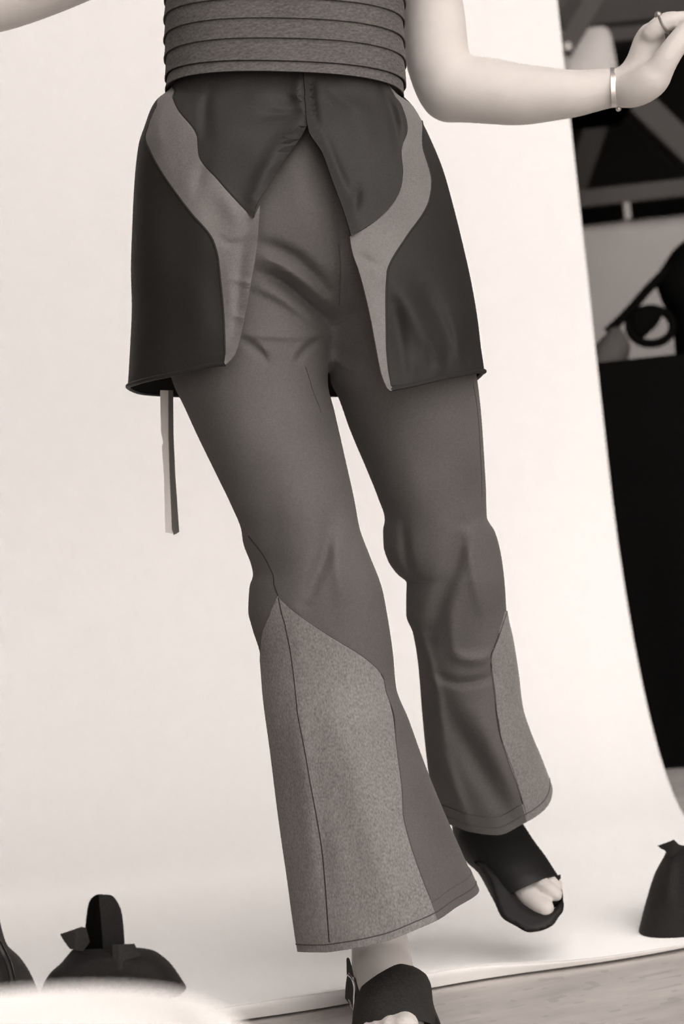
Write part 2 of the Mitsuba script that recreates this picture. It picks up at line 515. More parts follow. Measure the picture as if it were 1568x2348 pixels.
# paper backdrop: hangs, sweeps and lies on the floor; its front edge is curled
def backdrop_mesh():
    X = np.linspace(-1.4, 0.49, 110)
    prof = [(3.47, z) for z in np.linspace(2.75, 0.58, 30)]
    for a in np.linspace(0, 90, 28)[1:]:
        a = math.radians(a)
        prof.append((3.47 - 0.47 * (1 - math.cos(a)), 0.58 - 0.575 * math.sin(a)))
    n_wall = len(prof)
    back = 3.0
    v = np.linspace(0, 1, 60)[1:]
    rows = []
    for y, z in prof:
        w = 0.006 * (meshkit.fbm(np.stack([X * 1.5, np.full_like(X, z * 2), np.zeros_like(X)], -1), 2, 4) - .5) * min(1, max(0, (z - 0.1) * 2))
        rows.append(np.stack([X, y + w, np.full_like(X, z)], -1))
    tt = (X - at(549, 2344, 2.10)[0]) / (at(1568, 2180, 2.206)[0] - at(549, 2344, 2.10)[0])
    front = 2.10 + 0.106 * tt - 0.006 * np.sin(tt * 9)
    lip = 0.007 + 0.012 * (1 - smooth01(0.45, 0.85, tt)) + 0.0007 * np.sin(tt * 17)
    for k in v:
        y = back + (front - back) * k
        s = np.clip((k - 0.85) / 0.15, 0, 1)
        z = 0.005 + (lip) * s * s
        z = z + 0.002 * meshkit.fbm(np.stack([X * 5, y * 5, np.zeros_like(X)], -1), 2, 9) * np.clip(k * 4, 0, 1) * (1 - s)
        rows.append(np.stack([X, y, z], -1))
    last = rows[-1]
    for k in np.linspace(0, 1, 6)[1:]:            # the lip that turns down
        rows.append(np.stack([X, last[:, 1] - 0.0015 * math.sin(k * 3.14) + 0.017 * k, last[:, 2] - (last[:, 2] - 0.004) * k], -1))
    g = np.array(rows)
    nr, nx = g.shape[:2]
    top = g.reshape(-1, 3)
    n = trimesh.Trimesh(top, grid_faces(nr, nx), process=False).vertex_normals
    n = n * np.sign((n * np.array([0, -0.3, 1.0])).sum(1, keepdims=True) + 1e-9)
    under = top - n * 0.0012
    f = grid_faces(nr, nx)
    N = len(top)
    i = np.arange(nr * nx).reshape(nr, nx)
    loop = np.r_[i[0], i[1:, -1], i[-1, ::-1][1:], i[::-1, 0][1:-1]]
    e = np.stack([loop, np.roll(loop, -1)], 1)
    side = np.vstack([np.stack([e[:, 0], e[:, 1], e[:, 1] + N], 1), np.stack([e[:, 0], e[:, 1] + N, e[:, 0] + N], 1)])
    return mesh(np.vstack([top, under]), np.vstack([f, f[:, ::-1] + N, side]))


add('paper_backdrop', backdrop_mesh(), 'paper', 'wide white seamless paper backdrop sweeping from the wall onto the floor', 'backdrop', smooth=40)
add('backdrop_pole', tube([[-1.46, 3.5, 2.78], [0.5, 3.5, 2.78]], 0.025, 16), 'timber_dark', 'pole that carries the white paper backdrop', 'pole')
for sx in (-1.42, 0.40):
    k = add('backdrop_pole__upright', join(tube([[sx, 3.56, 0.0], [sx, 3.56, 2.8]], 0.014, 12), tube([[sx - .12, 3.59, 0.012], [sx, 3.56, 0.35]], 0.009), tube([[sx + .05, 3.59, 0.012], [sx, 3.56, 0.35]], 0.009)), 'rail_black')


# what shows beside the paper, right: half wall, rails, timbers, case on a shelf, draped table with a bag
def beam(p, q, d, h_px, depth, bsdf, label, key='timber_beam', cat='beam', d2=None, group=None):
    a, b = at(p[0], p[1], d), at(q[0], q[1], d2 or d)
    ax = b - a
    L = np.linalg.norm(ax)
    h = h_px * d / F_PX
    m = box(-L / 2, L / 2, -depth / 2, depth / 2, -h / 2, h / 2, min(h, depth) * 0.12)
    ex = ax / L
    ey = np.array([0, 1.0, 0]) - ex[1] * ex
    ey /= np.linalg.norm(ey)
    M = np.eye(4)
    M[:3, 0], M[:3, 1], M[:3, 2], M[:3, 3] = ex, ey, np.cross(ex, ey), (a + b) / 2
    m.apply_transform(M)
    return add(key, m, bsdf, label, cat, group)


hw = at(1450, 505, 5.0)[2]
add('wall_low', box(0.3, ROOM_R, 5.0, 5.12, 0, hw), 'half_wall_grey', 'grey half-height partition behind the black draped table', kind='structure', smooth=False)
add('partition_rail', join(box(0.3, at(1427, 490, 4.98)[0], 4.96, 5.14, hw, hw + 0.042, .004), box(at(1447, 490, 4.98)[0], ROOM_R, 4.96, 5.14, hw, hw + 0.042, .004)), 'rail_black', 'black rail along the top of the grey half wall', 'rail')
pst = at(1437, 490, 4.98)[0]
add('partition_rail__post', box(pst - .009, pst + .009, 4.965, 5.135, hw, hw + .044, .003), 'half_wall_grey')
g1 = hw + 0.042
bh = at(1450, 425, 5.0)[2]
add('timber_beam', box(0.3, ROOM_R, 4.97, 5.13, g1, bh, 0.01), 'timber_grey', 'dark grey horizontal timber beam above the black rail', 'beam')
beam((1415, 195), (1640, 415), 5.05, 62, 0.1, 'timber_grey', 'diagonal timber brace below the hand, running down to the right', key='timber_brace', cat='brace')
beam((1293, 490), (1395, 205), 5.17, 55, 0.09, 'timber_dark', 'very dark slanting brace right beside the paper edge', key='timber_brace', cat='brace')
beam((1200, 110), (1700, 55), 5.4, 34, 0.1, 'timber_grey', 'thin horizontal timber beam left of the hand', cat='beam')
beam((1200, 45), (1700, -10), 5.6, 74, 0.06, 'timber_grey', 'broad dark horizontal board at the top right corner', key='timber_board', cat='board')
beam((1290, 118), (1385, -40), 4.45, 44, 0.03, 'timber_grey', 'slanting dark pole with a bright tip above the pale case', key='slanting_pole', cat='pole')
beam((1255, 60), (1330, -60), 4.75, 26, 0.03, 'timber_grey', 'slanting thin pole close to the upper paper edge', key='slanting_pole', cat='pole')
tip = at(1300, 108, 4.43)
add('slanting_pole__tip', trimesh.creation.icosphere(2, 0.012).apply_translation(tip), 'case_grey', 'bright metal tip')
sh = at(1340, 232, 4.55)
add('shelf', box(sh[0] - 0.4, sh[0] + 0.11, 4.45, 4.75, sh[2] - 0.03, sh[2], .004), 'rail_black', 'black shelf behind the forearm that carries the pale case', 'shelf')
add('shelf__arm', box(sh[0] - .2, sh[0] - .17, 4.7, ROOM_B, sh[2] - .03, sh[2] - .005), 'rail_black')


def case_mesh():
    secs = []
    for y, l, r, in ((64, 1292, 1380), (67, 1284, 1388), (75, 1276, 1396), (90, 1272, 1402), (120, 1270, 1408), (160, 1270, 1415), (231, 1268, 1424)):
        sl = -0.11
        secs.append((l, y + sl * (l - 1345), r, y + sl * (r - 1345), 4.6, 0.06))
    return loft(secs, 48, 4, 5.0)


add('storage_case', case_mesh(), 'case_grey', 'pale grey case with rounded top corners standing above the forearm', 'case')


def drape_mesh():
    """A table cloth over a table: flat top, hanging in folds to the floor."""
    x0, x1, y0, y1, zt = 0.40, 1.9, 3.66, 4.42, at(1450, 838, 3.85)[2]
    poly = Polygon([(x0, y0), (x1, y0), (x1, y1), (x0, y1)]).buffer(0.03)
    c = np.array(shapely.segmentize(poly.exterior, 0.008).coords)[:-1]
    s = np.r_[0, np.cumsum(np.linalg.norm(np.diff(c, axis=0), axis=1))]
    nrm = np.stack([np.gradient(c[:, 1]), -np.gradient(c[:, 0])], 1)
    nrm /= np.linalg.norm(nrm, axis=1, keepdims=True)
    if ((c - c.mean(0)) * nrm).sum() < 0:
        nrm = -nrm
    out = [np.r_[c.mean(0), zt][None].repeat(len(c), 0), np.c_[c * 0.5 + c.mean(0) * 0.5, np.full(len(c), zt)], np.c_[c - nrm * 0.01, np.full(len(c), zt)], np.c_[c, np.full(len(c), zt - 0.006)]]
    for k in np.linspace(0, 1, 26)[1:]:
        amp = 0.022 * smooth01(0.0, 0.7, k)
        w = np.sin(s * 19 + 1.1 * np.sin(s * 5)) + 0.4 * np.sin(s * 41 + 2)
        out.append(np.c_[c + nrm * (0.018 * k + amp * (0.6 + w * 0.5))[:, None], np.full(len(c), (zt - 0.006) * (1 - k) + 0.002)])
    return outward(rings(out, True))


add('draped_table', drape_mesh(), 'drape_black', 'table under a floor-length black cloth behind the right edge of the paper', 'table', smooth=50)
# slouched black bag on the table
bag_secs = [(1590, 540, 1690, 525, 3.98, .03), (1552, 565, 1740, 545, 3.98, .07), (1525, 600, 1760, 580, 3.98, .09), (1503, 645, 1775, 640, 3.98, .1), (1516, 690, 1780, 690, 3.98, .11),
            (1538, 730, 1785, 740, 3.98, .11), (1545, 780, 1785, 755, 3.98, .11), (1548, 826, 1785, 797, 3.98, .10)]
add('shoulder_bag', loft(bag_secs, 48, 6, 2.6), 'drape_black', 'slouched black shoulder bag standing on the black draped table', 'bag')
add('shoulder_bag__strap', tube(spline([at(1392, 762, 3.9), at(1440, 715, 3.9), at(1485, 664, 3.9), at(1520, 628, 3.92), at(1562, 585, 3.95)], 8), 0.010, 10), 'drape_black')
loop = np.array([at(1492 + 50 * math.cos(a), 748 + 40 * math.sin(a), 3.9 - 0.01 * math.sin(a)) for a in np.linspace(0, 2 * np.pi, 60, endpoint=False)])
add('shoulder_bag__handle', tube(loop, 0.009, 10, closed=True), 'drape_black', 'round black handle')
pouch = loft([(1460, 708, 1500, 704, 3.9, .01), (1445, 722, 1520, 716, 3.9, .018), (1442, 745, 1512, 738, 3.9, .02), (1450, 765, 1490, 762, 3.9, .018), (1460, 776, 1475, 775, 3.9, .008)], 32, 5)
add('shoulder_bag__flap', pouch, 'drape_black')
cl = [(1402, 752, 1420, 750, 3.8, .01), (1382, 772, 1434, 768, 3.8, .04), (1352, 805, 1446, 796, 3.8, .06), (1330, 842, 1440, 828, 3.8, .07), (1328, 852, 1440, 834, 3.8, .068)]
add('folded_cloth', loft(cl, 40, 5, 2.4), 'cloth_grey', 'crumpled dark grey cloth on the black table beside the paper edge', 'cloth')

# ------------------------------------------------------------------ bags on the paper
bag_folds = Folds([([(170, 2215), (240, 2195), (300, 2205)], 10, .004), ([(150, 2240), (230, 2222), (330, 2230)], 12, -.004), ([(320, 2190), (360, 2215), (400, 2270)], 12, .004)])
B1 = [(165, 2178, 300, 2172, 2.29, .02), (155, 2190, 345, 2177, 2.29, .035), (140, 2208, 382, 2200, 2.29, .05), (116, 2230, 412, 2238, 2.29, .06), (100, 2256, 430, 2268, 2.29, .065), (92, 2285, 440, 2290, 2.28, .065), (105, 2312, 432, 2278, 2.285, .05)]
B1 = B1[:-1] + [(100, 2308, 430, 2296, 2.28, .058)]
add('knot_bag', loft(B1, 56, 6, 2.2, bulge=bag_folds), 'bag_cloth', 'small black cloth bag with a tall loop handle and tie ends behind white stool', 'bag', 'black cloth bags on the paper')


def handle_mesh(cx, top, bot, half, d):
    """A broad strap folded over to a loop: left face turned away, right face to the front."""
    p = [(-.62 * half, bot), (-.52 * half, bot - .45 * (bot - top)), (-.40 * half, top + .2 * (bot - top)), (-.20 * half, top + .03 * (bot - top)), (.12 * half, top), (.42 * half, top + .18 * (bot - top)), (.55 * half, bot - .45 * (bot - top)), (.62 * half, bot)]
    c = spline(p, 6)
    return c


# loop handle: two faces of the strap, joined at the crown
hl = [(190, 2178), (196, 2120), (203, 2072), (214, 2055), (226, 2050), (228, 2075), (232, 2120), (236, 2182)]
hr = [(236, 2182), (232, 2120), (228, 2075), (226, 2050), (240, 2051), (254, 2052), (268, 2066), (279, 2092), (284, 2135), (286, 2175)]
add('knot_bag__handle', plate([tuple(p) for p in spline(hr, 5)] + [(262, 2185)], lambda x, y: 2.275 + 0.0002 * (x - 226), 0.012, 6), 'bag_cloth', 'broad loop handle')
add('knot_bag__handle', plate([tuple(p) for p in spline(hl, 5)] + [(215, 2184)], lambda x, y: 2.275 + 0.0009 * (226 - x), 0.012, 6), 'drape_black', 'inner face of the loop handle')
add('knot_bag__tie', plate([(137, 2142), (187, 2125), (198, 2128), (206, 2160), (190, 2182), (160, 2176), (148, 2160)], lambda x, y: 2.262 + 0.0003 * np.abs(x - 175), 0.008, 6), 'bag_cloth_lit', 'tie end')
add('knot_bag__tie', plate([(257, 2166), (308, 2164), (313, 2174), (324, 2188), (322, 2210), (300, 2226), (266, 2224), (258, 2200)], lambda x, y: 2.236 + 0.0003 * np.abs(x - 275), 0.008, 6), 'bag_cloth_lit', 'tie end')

B2 = [(-95, 2060, -20, 2052, 2.27, .02), (-120, 2090, -6, 2085, 2.27, .04), (-150, 2125, 3, 2125, 2.27, .05), (-175, 2165, 16, 2165, 2.27, .06), (-195, 2195, 44, 2193, 2.27, .065), (-215, 2235, 68, 2228, 2.27, .07), (-225, 2290, 84, 2265, 2.26, .072), (-222, 2345, 92, 2292, 2.26, .07), (-215, 2352, 90, 2316, 2.26, .06)]
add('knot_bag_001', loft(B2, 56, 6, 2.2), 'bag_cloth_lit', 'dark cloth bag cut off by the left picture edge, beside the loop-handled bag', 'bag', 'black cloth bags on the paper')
add('knot_bag_001__strap', tube(spline([at(-10, 2150, 2.205), at(8, 2185, 2.203), at(22, 2218, 2.195), at(30, 2260, 2.187), at(32, 2300, 2.185)], 8), 0.004, 8), 'leather_black')

B3 = [(1530, 1944, 1600, 1934, 2.34, .02), (1526, 1955, 1640, 1940, 2.335, .035), (1500, 2005, 1690, 1985, 2.33, .05), (1484, 2055, 1730, 2030, 2.325, .06), (1469, 2112, 1760, 2085, 2.32, .068), (1464, 2138, 1772, 2110, 2.32, .07), (1467, 2154, 1772, 2128, 2.318, .068), (1480, 2166, 1765, 2138, 2.315, .062), (1505, 2170, 1740, 2146, 2.315, .05)]
b3f = Folds([([(1540, 1970), (1530, 2040), (1535, 2100)], 14, .004), ([(1560, 1970), (1556, 2060)], 10, -.004), ([(1500, 2080), (1540, 2070), (1600, 2060)], 14, -.003)])
add('knot_bag_002', loft(B3, 56, 6, 2.3, bulge=b3f), 'bag_cloth', 'dark cloth bag with a pointed tie standing near the front edge of the paper, right', 'bag', 'black cloth bags on the paper')
add('knot_bag_002__tie', plate([(1507, 1939), (1530, 1931), (1545, 1925), (1556, 1936), (1575, 1942), (1590, 1962), (1540, 1975), (1524, 1950), (1515, 1946)], lambda x, y: 2.3 + 0.0002 * np.abs(x - 1545), 0.008, 6), 'bag_cloth', 'pointed tie end')


# ------------------------------------------------------------------ white stool close to the camera
def stool_seat():
    x0, x1, y0, y1, z = -0.42, -0.047, 0.335, 0.709, 0.389
    out = []
    prof = [(-0.035, -0.030), (-0.004, -0.030), (0.0, -0.024), (0.0, -0.008), (-0.002, -0.003), (-0.006, 0.0), (-0.013, 0.001), (-0.018, -0.0015), (-0.022, -0.0035), (-0.035, -0.0035), (-0.06, -0.002), (-0.10, -0.001), (-0.16, 0.0)]
    for inset, dz in prof:
        poly = Polygon([(x0 + .1, y0 + .1), (x1 - .1, y0 + .1), (x1 - .1, y1 - .1), (x0 + .1, y1 - .1)])
        if inset > -0.1:
            poly = poly.buffer(0.1 + inset, quad_segs=24)
        else:
            poly = poly.buffer(-(-inset - 0.1) + 1e-4) if inset < -0.1 else poly.buffer(1e-4)
        cen = np.array([(x0 + x1) / 2, (y0 + y1) / 2])
        a = np.linspace(0, 2 * np.pi, 180, endpoint=False)
        ring = np.array(poly.exterior.coords)
        ang = np.unwrap(np.arctan2(ring[:, 1] - cen[1], ring[:, 0] - cen[0]))
        if ang[-1] < ang[0]:
            ring, ang = ring[::-1], ang[::-1]
        px = np.interp(a, ang % (2 * np.pi) if False else (ang - ang[0]), ring[:, 0])
        py = np.interp(a, ang - ang[0], ring[:, 1])
        th = a + ang[0]
        sh = int(round((th[0] % (2 * np.pi)) / (2 * np.pi) * 180))
        px, py = np.roll(px, sh), np.roll(py, sh)
        out.append(np.stack([px, py, np.full(180, z + dz)], -1))
    return rings(out, True)


add('plastic_stool__seat', stool_seat(), 'white_plastic', smooth=45)
tag('plastic_stool', 'white rounded plastic stool, very blurred, in the lower left foreground', 'stool')
for i, (lx, ly, fx, fy) in enumerate(((-.36, .38, -.385, .355), (-.075, .38, -.05, .355), (-.36, .665, -.385, .69), (-.075, .665, -.05, .69))):
    add('plastic_stool__leg', tube(spline([(lx, ly, .362), ((lx + fx) / 2, (ly + fy) / 2, .18), (fx, fy, 0.0)], 4), np.linspace(.024, .016, 9), 16), 'white_plastic')

# ------------------------------------------------------------------ cut of the trousers
pf = Folds([
    ([(600, 560), (660, 582), (715, 625), (745, 665)], 16, -.011),
    ([(590, 585), (650, 612), (710, 655), (765, 705)], 13, .008),
    ([(585, 622), (640, 645), (700, 695), (760, 745)], 12, -.011),
    ([(575, 650), (640, 680), (700, 725), (748, 768)], 14, .009),
    ([(545, 765), (620, 770), (690, 772), (745, 765)], 9, .004),
    ([(555, 778), (590, 800), (612, 830)], 9, -.008),
    ([(575, 780), (606, 805)], 8, .003),
    ([(738, 780), (700, 800), (682, 828)], 9, -.008),
    ([(700, 785), (672, 815)], 8, .003),
    ([(760, 440), (782, 540), (784, 640), (778, 740)], 12, -.004),
    ([(700, 300), (690, 400), (700, 500)], 40, .006),
    ([(757, 1185), (748, 1260), (722, 1330), (700, 1380)], 18, -.0085),
    ([(764, 1230), (776, 1300), (785, 1400)], 18, .0055),
    ([(640, 1000), (690, 1200), (700, 1300)], 60, .004),
    ([(590, 1310), (575, 1370), (585, 1430)], 9, -.006),
    ([(1062, 1210), (1040, 1300), (1010, 1380), (985, 1470)], 20, -.012),
    ([(1072, 1230), (1090, 1330), (1110, 1420)], 16, .006),
    ([(1122, 1205), (1130, 1250), (1145, 1310)], 8, -.004),
    ([(1040, 1500), (1090, 1512), (1128, 1500)], 13, .007),
    ([(1000, 1545), (1050, 1566), (1128, 1548)], 11, -.007),
    ([(1040, 1390), (1036, 1450), (1050, 1510)], 14, .004),
    ([(955, 1420), (985, 1520), (1005, 1600), (1020, 1700)], 12, .007),
    ([(940, 1440), (962, 1540), (985, 1640)], 9, -.007),
    ([(1010, 1600), (1060, 1690), (1120, 1790), (1165, 1870)], 26, -.014),
    ([(1100, 1640), (1150, 1760), (1190, 1850)], 24, .006),
    ([(1010, 1700), (1040, 1800), (1075, 1890)], 16, .008),
    ([(925, 1200), (930, 1270), (945, 1330)], 12, -.007),
    ([(735, 1900), (750, 2050)], 22, -.003), ([(680, 1600), (700, 1800), (720, 2000)], 24, .005),
    ([(800, 1700), (850, 1900), (900, 2080)], 40, .005),
])
LEG1 = Sleeve(
    L=[(560, 380), (600, 352), (700, 362), (800, 377), (880, 397), (930, 421), (1000, 453), (1090, 497), (1165, 533), (1215, 553), (1243, 557), (1300, 577), (1318, 580), (1345, 572), (1400, 569), (1440, 578), (1500, 596), (1600, 605), (1720, 621), (1880, 641), (2020, 661), (2150, 679), (2184, 685)],
    R=[(560, 620), (600, 650), (700, 722), (790, 750), (880, 752), (940, 766), (1050, 791), (1150, 813), (1210, 824), (1270, 846), (1350, 876), (1400, 886), (1500, 901), (1575, 908), (1650, 937), (1750, 973), (1870, 1022), (1970, 1066), (2035, 1094), (2120, 1130), (2190, 1160)],
    dc=[(560, 2.04), (850, 2.025), (1300, 1.995), (1600, 2.01), (2190, 2.0)],
    b=[(560, .078), (650, .092), (750, .096), (850, .092), (1100, .078), (1300, .066), (1450, .066), (1800, .085), (2190, .105)], folds=pf, rough=.0018, seed=2)
LEG2 = Sleeve(
    L=[(560, 770), (700, 765), (800, 752), (870, 757), (915, 777), (985, 802), (1080, 842), (1140, 866), (1192, 882), (1215, 878), (1250, 879), (1285, 889), (1318, 912), (1336, 932), (1370, 931), (1410, 931), (1450, 946), (1520, 958), (1640, 968), (1740, 978), (1890, 1000), (1930, 1004)],
    R=[(560, 1025), (600, 1040), (750, 1068), (870, 1094), (960, 1104), (1050, 1110), (1120, 1114), (1185, 1116), (1220, 1135), (1280, 1150), (1350, 1158), (1400, 1161), (1470, 1175), (1540, 1186), (1620, 1196), (1680, 1215), (1740, 1240), (1800, 1262), (1860, 1283), (1930, 1305)],
    dc=[(560, 2.07), (850, 2.07), (1250, 2.10), (1500, 2.15), (1900, 2.27)],
    b=[(560, .078), (650, .092), (750, .096), (850, .092), (1100, .078), (1300, .07), (1450, .068), (1700, .085), (1930, .10)], folds=pf, rough=.0022, seed=7)
HIP = Sleeve(
    L=[(130, 400), (200, 396), (300, 362), (450, 343), (600, 345), (680, 400), (740, 520), (800, 650)],
    R=[(130, 905), (200, 908), (300, 945), (450, 1005), (600, 1038), (680, 1000), (740, 930), (800, 850)],
    dc=[(130, 2.055), (860, 2.05)], b=[(130, .064), (220, .070), (300, .088), (400, .104), (500, .113), (600, .109), (680, .085), (740, .05), (800, .02)], n=2.2, folds=pf, rough=.0018, seed=4)

# ------------------------------------------------------------------ the person: bones first
tag('person', 'person in pleated top, open overskirt and flared trousers walking before white paper', 'person')
bones = []


def bone(pts, k=0.02):
    """A chain of joints (x, y, distance, radius)."""
    if len(pts) > 2:
        pts = spline(pts, 4)
        k = min(k, .008)
    P = [(at(x, y, d), r) for x, y, d, r in pts]
    for (a, ra), (b, rb) in zip(P[:-1], P[1:]):
        bones.append((a, b, ra, rb, k))


# trunk (inside the clothes)
bone([(600, 120, 2.06, .055), (715, 110, 2.06, .055)], .02)
bone([(590, 340, 2.065, .062), (780, 340, 2.065, .062)], .02)
bone([(570, 540, 2.06, .07), (850, 540, 2.06, .07)], .05)
bone([(655, 60, 2.065, .054), (690, 450, 2.065, .07)], .03)
bone([(575, -170, 2.06, .08), (710, -190, 2.06, .08)], .05)
bone([(645, -170, 2.06, .08), (655, 100, 2.06, .055)], .03)
bone([(420, -370, 2.07, .055), (860, -400, 2.07, .055)], .06)
bone([(560, -300, 2.05, .075), (730, -320, 2.05, .075)], .05)
bone([(632, -400, 2.07, .055), (624, -520, 2.07, .046), (620, -640, 2.065, .044)], .04)
# head
HY = -110
bone([(618, -790 + HY, 2.065, .074), (618, -745 + HY, 2.09, .074)], .04)
bone([(620, -690 + HY, 2.015, .048), (622, -625 + HY, 1.998, .026)], .03)
bone([(580, -695 + HY, 2.022, .034), (658, -697 + HY, 2.022, .034)], .03)
bone([(618, -722 + HY, 1.972, .005), (619, -692 + HY, 1.957, .0085)], .016)
bone([(448, -735 + HY, 2.07, .010), (456, -690 + HY, 2.065, .007)], .010)
bone([(784, -745 + HY, 2.07, .010), (780, -700 + HY, 2.065, .007)], .010)
# her left arm (right in the picture), elbow bent, hand raised
bone([(858, -390, 2.08, .048), (930, -230, 2.11, .040), (980, -40, 2.14, .0318), (994, 40, 2.15, .0325), (1001, 120, 2.15, .0330), (1012, 170, 2.15, .0325)], .010)
bone([(1010, 160, 2.15, .033), (1022, 232, 2.155, .0185), (1030, 240, 2.155, .0175)], .010)
bone([(1030, 203, 2.15, .0335), (1115, 208, 2.145, .0330), (1200, 217.5, 2.14, .0300), (1300, 216, 2.13, .0235), (1395, 203, 2.125, .0185), (1425, 201, 2.12, .0170)], .010)
bone([(1425, 197, 2.12, .0158), (1448, 184, 2.12, .0155), (1474, 146, 2.118, .0148), (1488, 100, 2.115, .0138), (1494, 78, 2.112, .0116)], .008)      # back of the hand, index side
bone([(1430, 203, 2.135, .0150), (1462, 182, 2.14, .0150), (1482, 138, 2.148, .0142), (1492, 92, 2.155, .0118)], .008)     # little finger side
bone([(1428, 212, 2.115, .0145), (1468, 198, 2.10, .0165), (1504, 172, 2.09, .0155)], .010)                               # ball of the thumb
bone([(1504, 172, 2.09, .0150), (1532, 128, 2.080, .0120), (1564, 84, 2.078, .0105), (1594, 50, 2.080, .0085), (1606, 36, 2.083, .0065)], .004)
for x0, y0, d0, seg in (
        (1492, 77, 2.098, [(1534, 50, 2.090), (1582, 44, 2.088), (1606, 56, 2.087)]),
        (1493, 78, 2.119, [(1546, 46, 2.118), (1580, 60, 2.112), (1584, 82, 2.106)]),
        (1494, 82, 2.140, [(1538, 58, 2.142), (1556, 78, 2.132), (1544, 96, 2.122)]),
        (1495, 90, 2.160, [(1526, 72, 2.164), (1538, 90, 2.152), (1524, 104, 2.142)])):
    pts = [(x0, y0, d0, .0105)] + [(*q, r) for q, r in zip(seg, (.0092, .0082, .0070))]
    bone(pts, .002)
# her right arm (left in the picture), elbow raised, forearm out to the side
bone([(425, -360, 2.08, .048), (330, -260, 2.10, .042), (235, -105, 2.12, .035)], .03)
bone([(235, -100, 2.12, .034), (120, -48, 2.12, .0335), (0, -6, 2.12, .0335), (-110, 20, 2.11, .029), (-250, 45, 2.10, .0205), (-300, 50, 2.10, .018)], .022)
bone([(-300, 45, 2.09, .016), (-390, 40, 2.085, .016)], .012)
bone([(-300, 52, 2.11, .016), (-390, 55, 2.12, .015)], .012)
for i in range(4):
    bone([(-392, 24 + 14 * i, 2.072 + .019 * i, .0100), (-455, 26 + 19 * i, 2.064 + .022 * i, .0090), (-500, 44 + 19 * i, 2.064 + .022 * i, .0080), (-528, 66 + 18 * i, 2.066 + .021 * i, .0068)], .0035)
bone([(-310, 60, 2.075, .015), (-360, 88, 2.06, .0125), (-405, 112, 2.055, .0105), (-440, 125, 2.055, .0085)], .008)
# legs inside the trousers
def in_leg(S, ys, end):
    out = []
    for y in ys:
        xc, a = S.ax(y)
        out.append((float(xc), y, float(S.dc(y)) + .008, float(min(0.62 * min(a / 2137, S.b(y)), 0.05))))
    bone(out + end, .03)


in_leg(LEG1, [720, 950, 1150, 1290, 1450, 1600], [(790, 1750, 2.03, .04), (850, 2050, 2.04, .03), (873, 2180, 2.04, .0285)])
in_leg(LEG2, [720, 950, 1150, 1285, 1420], [(1075, 1560, 2.17, .036), (1105, 1700, 2.22, .036), (1125, 1900, 2.28, .029)])
# standing foot
bone([(873, 2180, 2.045, .0285), (880, 2260, 2.06, .03), (884, 2325, 2.075, .026)], .02)
bone([(878, 2215, 2.02, .029), (893, 2275, 1.985, .026), (905, 2335, 1.915, .019)], .02)
bone([(880, 2330, 2.06, .022), (880, 2355, 1.93, .016)], .02)
bone([(905, 2340, 1.93, .02), (935, 2348, 1.91, .015)], .02)
for x, y, d, r in ((848, 2362, 1.872, .0072), (869, 2358, 1.862, .0078), (896, 2352, 1.855, .0088), (929, 2352, 1.850, .0118)):
    bone([(x * .8 + 905 * .2, y - 4, d + .05, r), (x, y - 1, d + .012, r), (x, y + 6, d, r * .9)], .004)
# trailing foot, toes pointing down to the right
bone([(1125, 1900, 2.28, .029), (1128, 1945, 2.29, .027), (1165, 1965, 2.27, .027), (1205, 2022, 2.235, .022)], .02)
bone([(1155, 1980, 2.27, .023), (1185, 2040, 2.235, .018)], .01)
bone([(1194, 2036, 2.216, .013), (1224, 2066, 2.190, .0120), (1249, 2082, 2.178, .0105)], .001)
bone([(1216, 2008, 2.226, .010), (1246, 2032, 2.198, .0098), (1272, 2050, 2.188, .0088)], .001)
bone([(1228, 2004, 2.236, .009), (1256, 2020, 2.216, .0085), (1273, 2036, 2.208, .008)], .002)
bone([(1238, 2002, 2.248, .008), (1262, 2014, 2.234, .0075), (1277, 2026, 2.226, .0065)], .002)
add('person__body', flesh(bones, 0.0032), 'skin', smooth=True)

for ex in (562, 676):
    eye = trimesh.creation.icosphere(3, 1.0)
    eye.apply_scale([.0105, .005, .0042])
    add('person__eye', eye.apply_translation(at(ex, -728 + HY, 1.974)), 'eye_dark', smooth=True)
    add('person__eyebrow', tube(spline([at(ex - 30, -752 + HY, 1.985), at(ex, -762 + HY, 1.976), at(ex + 30, -754 + HY, 1.985)], 5), .0022, 8), 'hair', smooth=True)
add('person__lips', tube(spline([at(590, -662 + HY, 1.976), at(606, -659 + HY, 1.9715), at(621, -661 + HY, 1.970), at(636, -659 + HY, 1.9715), at(652, -663 + HY, 1.976)], 5), [.001] + [.0038] * 19 + [.001], 10), 'lip', smooth=True)

# hair
hb = []
for a, b, ra, rb in (((618, -805, 2.09), (618, -745, 2.125), .086, .082), ((545, -745, 2.12), (545, -440, 2.15), .045, .035), ((695, -745, 2.12), (695, -440, 2.15), .045, .035), ((618, -720, 2.14), (618, -400, 2.17), .055, .04)):
    hb.append((at(a[0], a[1] + HY, a[2]), at(b[0], b[1] + HY, b[2]), ra, rb, .04))
add('person__hair', flesh(hb, 0.008), 'hair', smooth=True)

# ------------------------------------------------------------------ pleated top
for_top = []
left_y = [41, 86, 131, 174, 207]
right_y = [50, 97, 142, 190, 222]
mid_y = [-10, 35, 81, 133, 163]
rows_ = [(l, r, m) for l, r, m in zip(left_y, right_y, mid_y)]
while rows_[0][0] > -270:
    l, r, m = rows_[0]
    rows_.insert(0, (l - 45, r - 46, m - 46 + 1))
TL = curve((-500, 340), (-250, 335), (-100, 360), (0, 380), (60, 379), (150, 381), (215, 384))
TR = curve((-500, 900), (-250, 950), (-100, 935), (0, 927), (60, 924), (130, 927), (180, 928), (220, 921))
TB = curve((-500, .10), (-250, .12), (-100, .1), (0, .094), (220, .098))


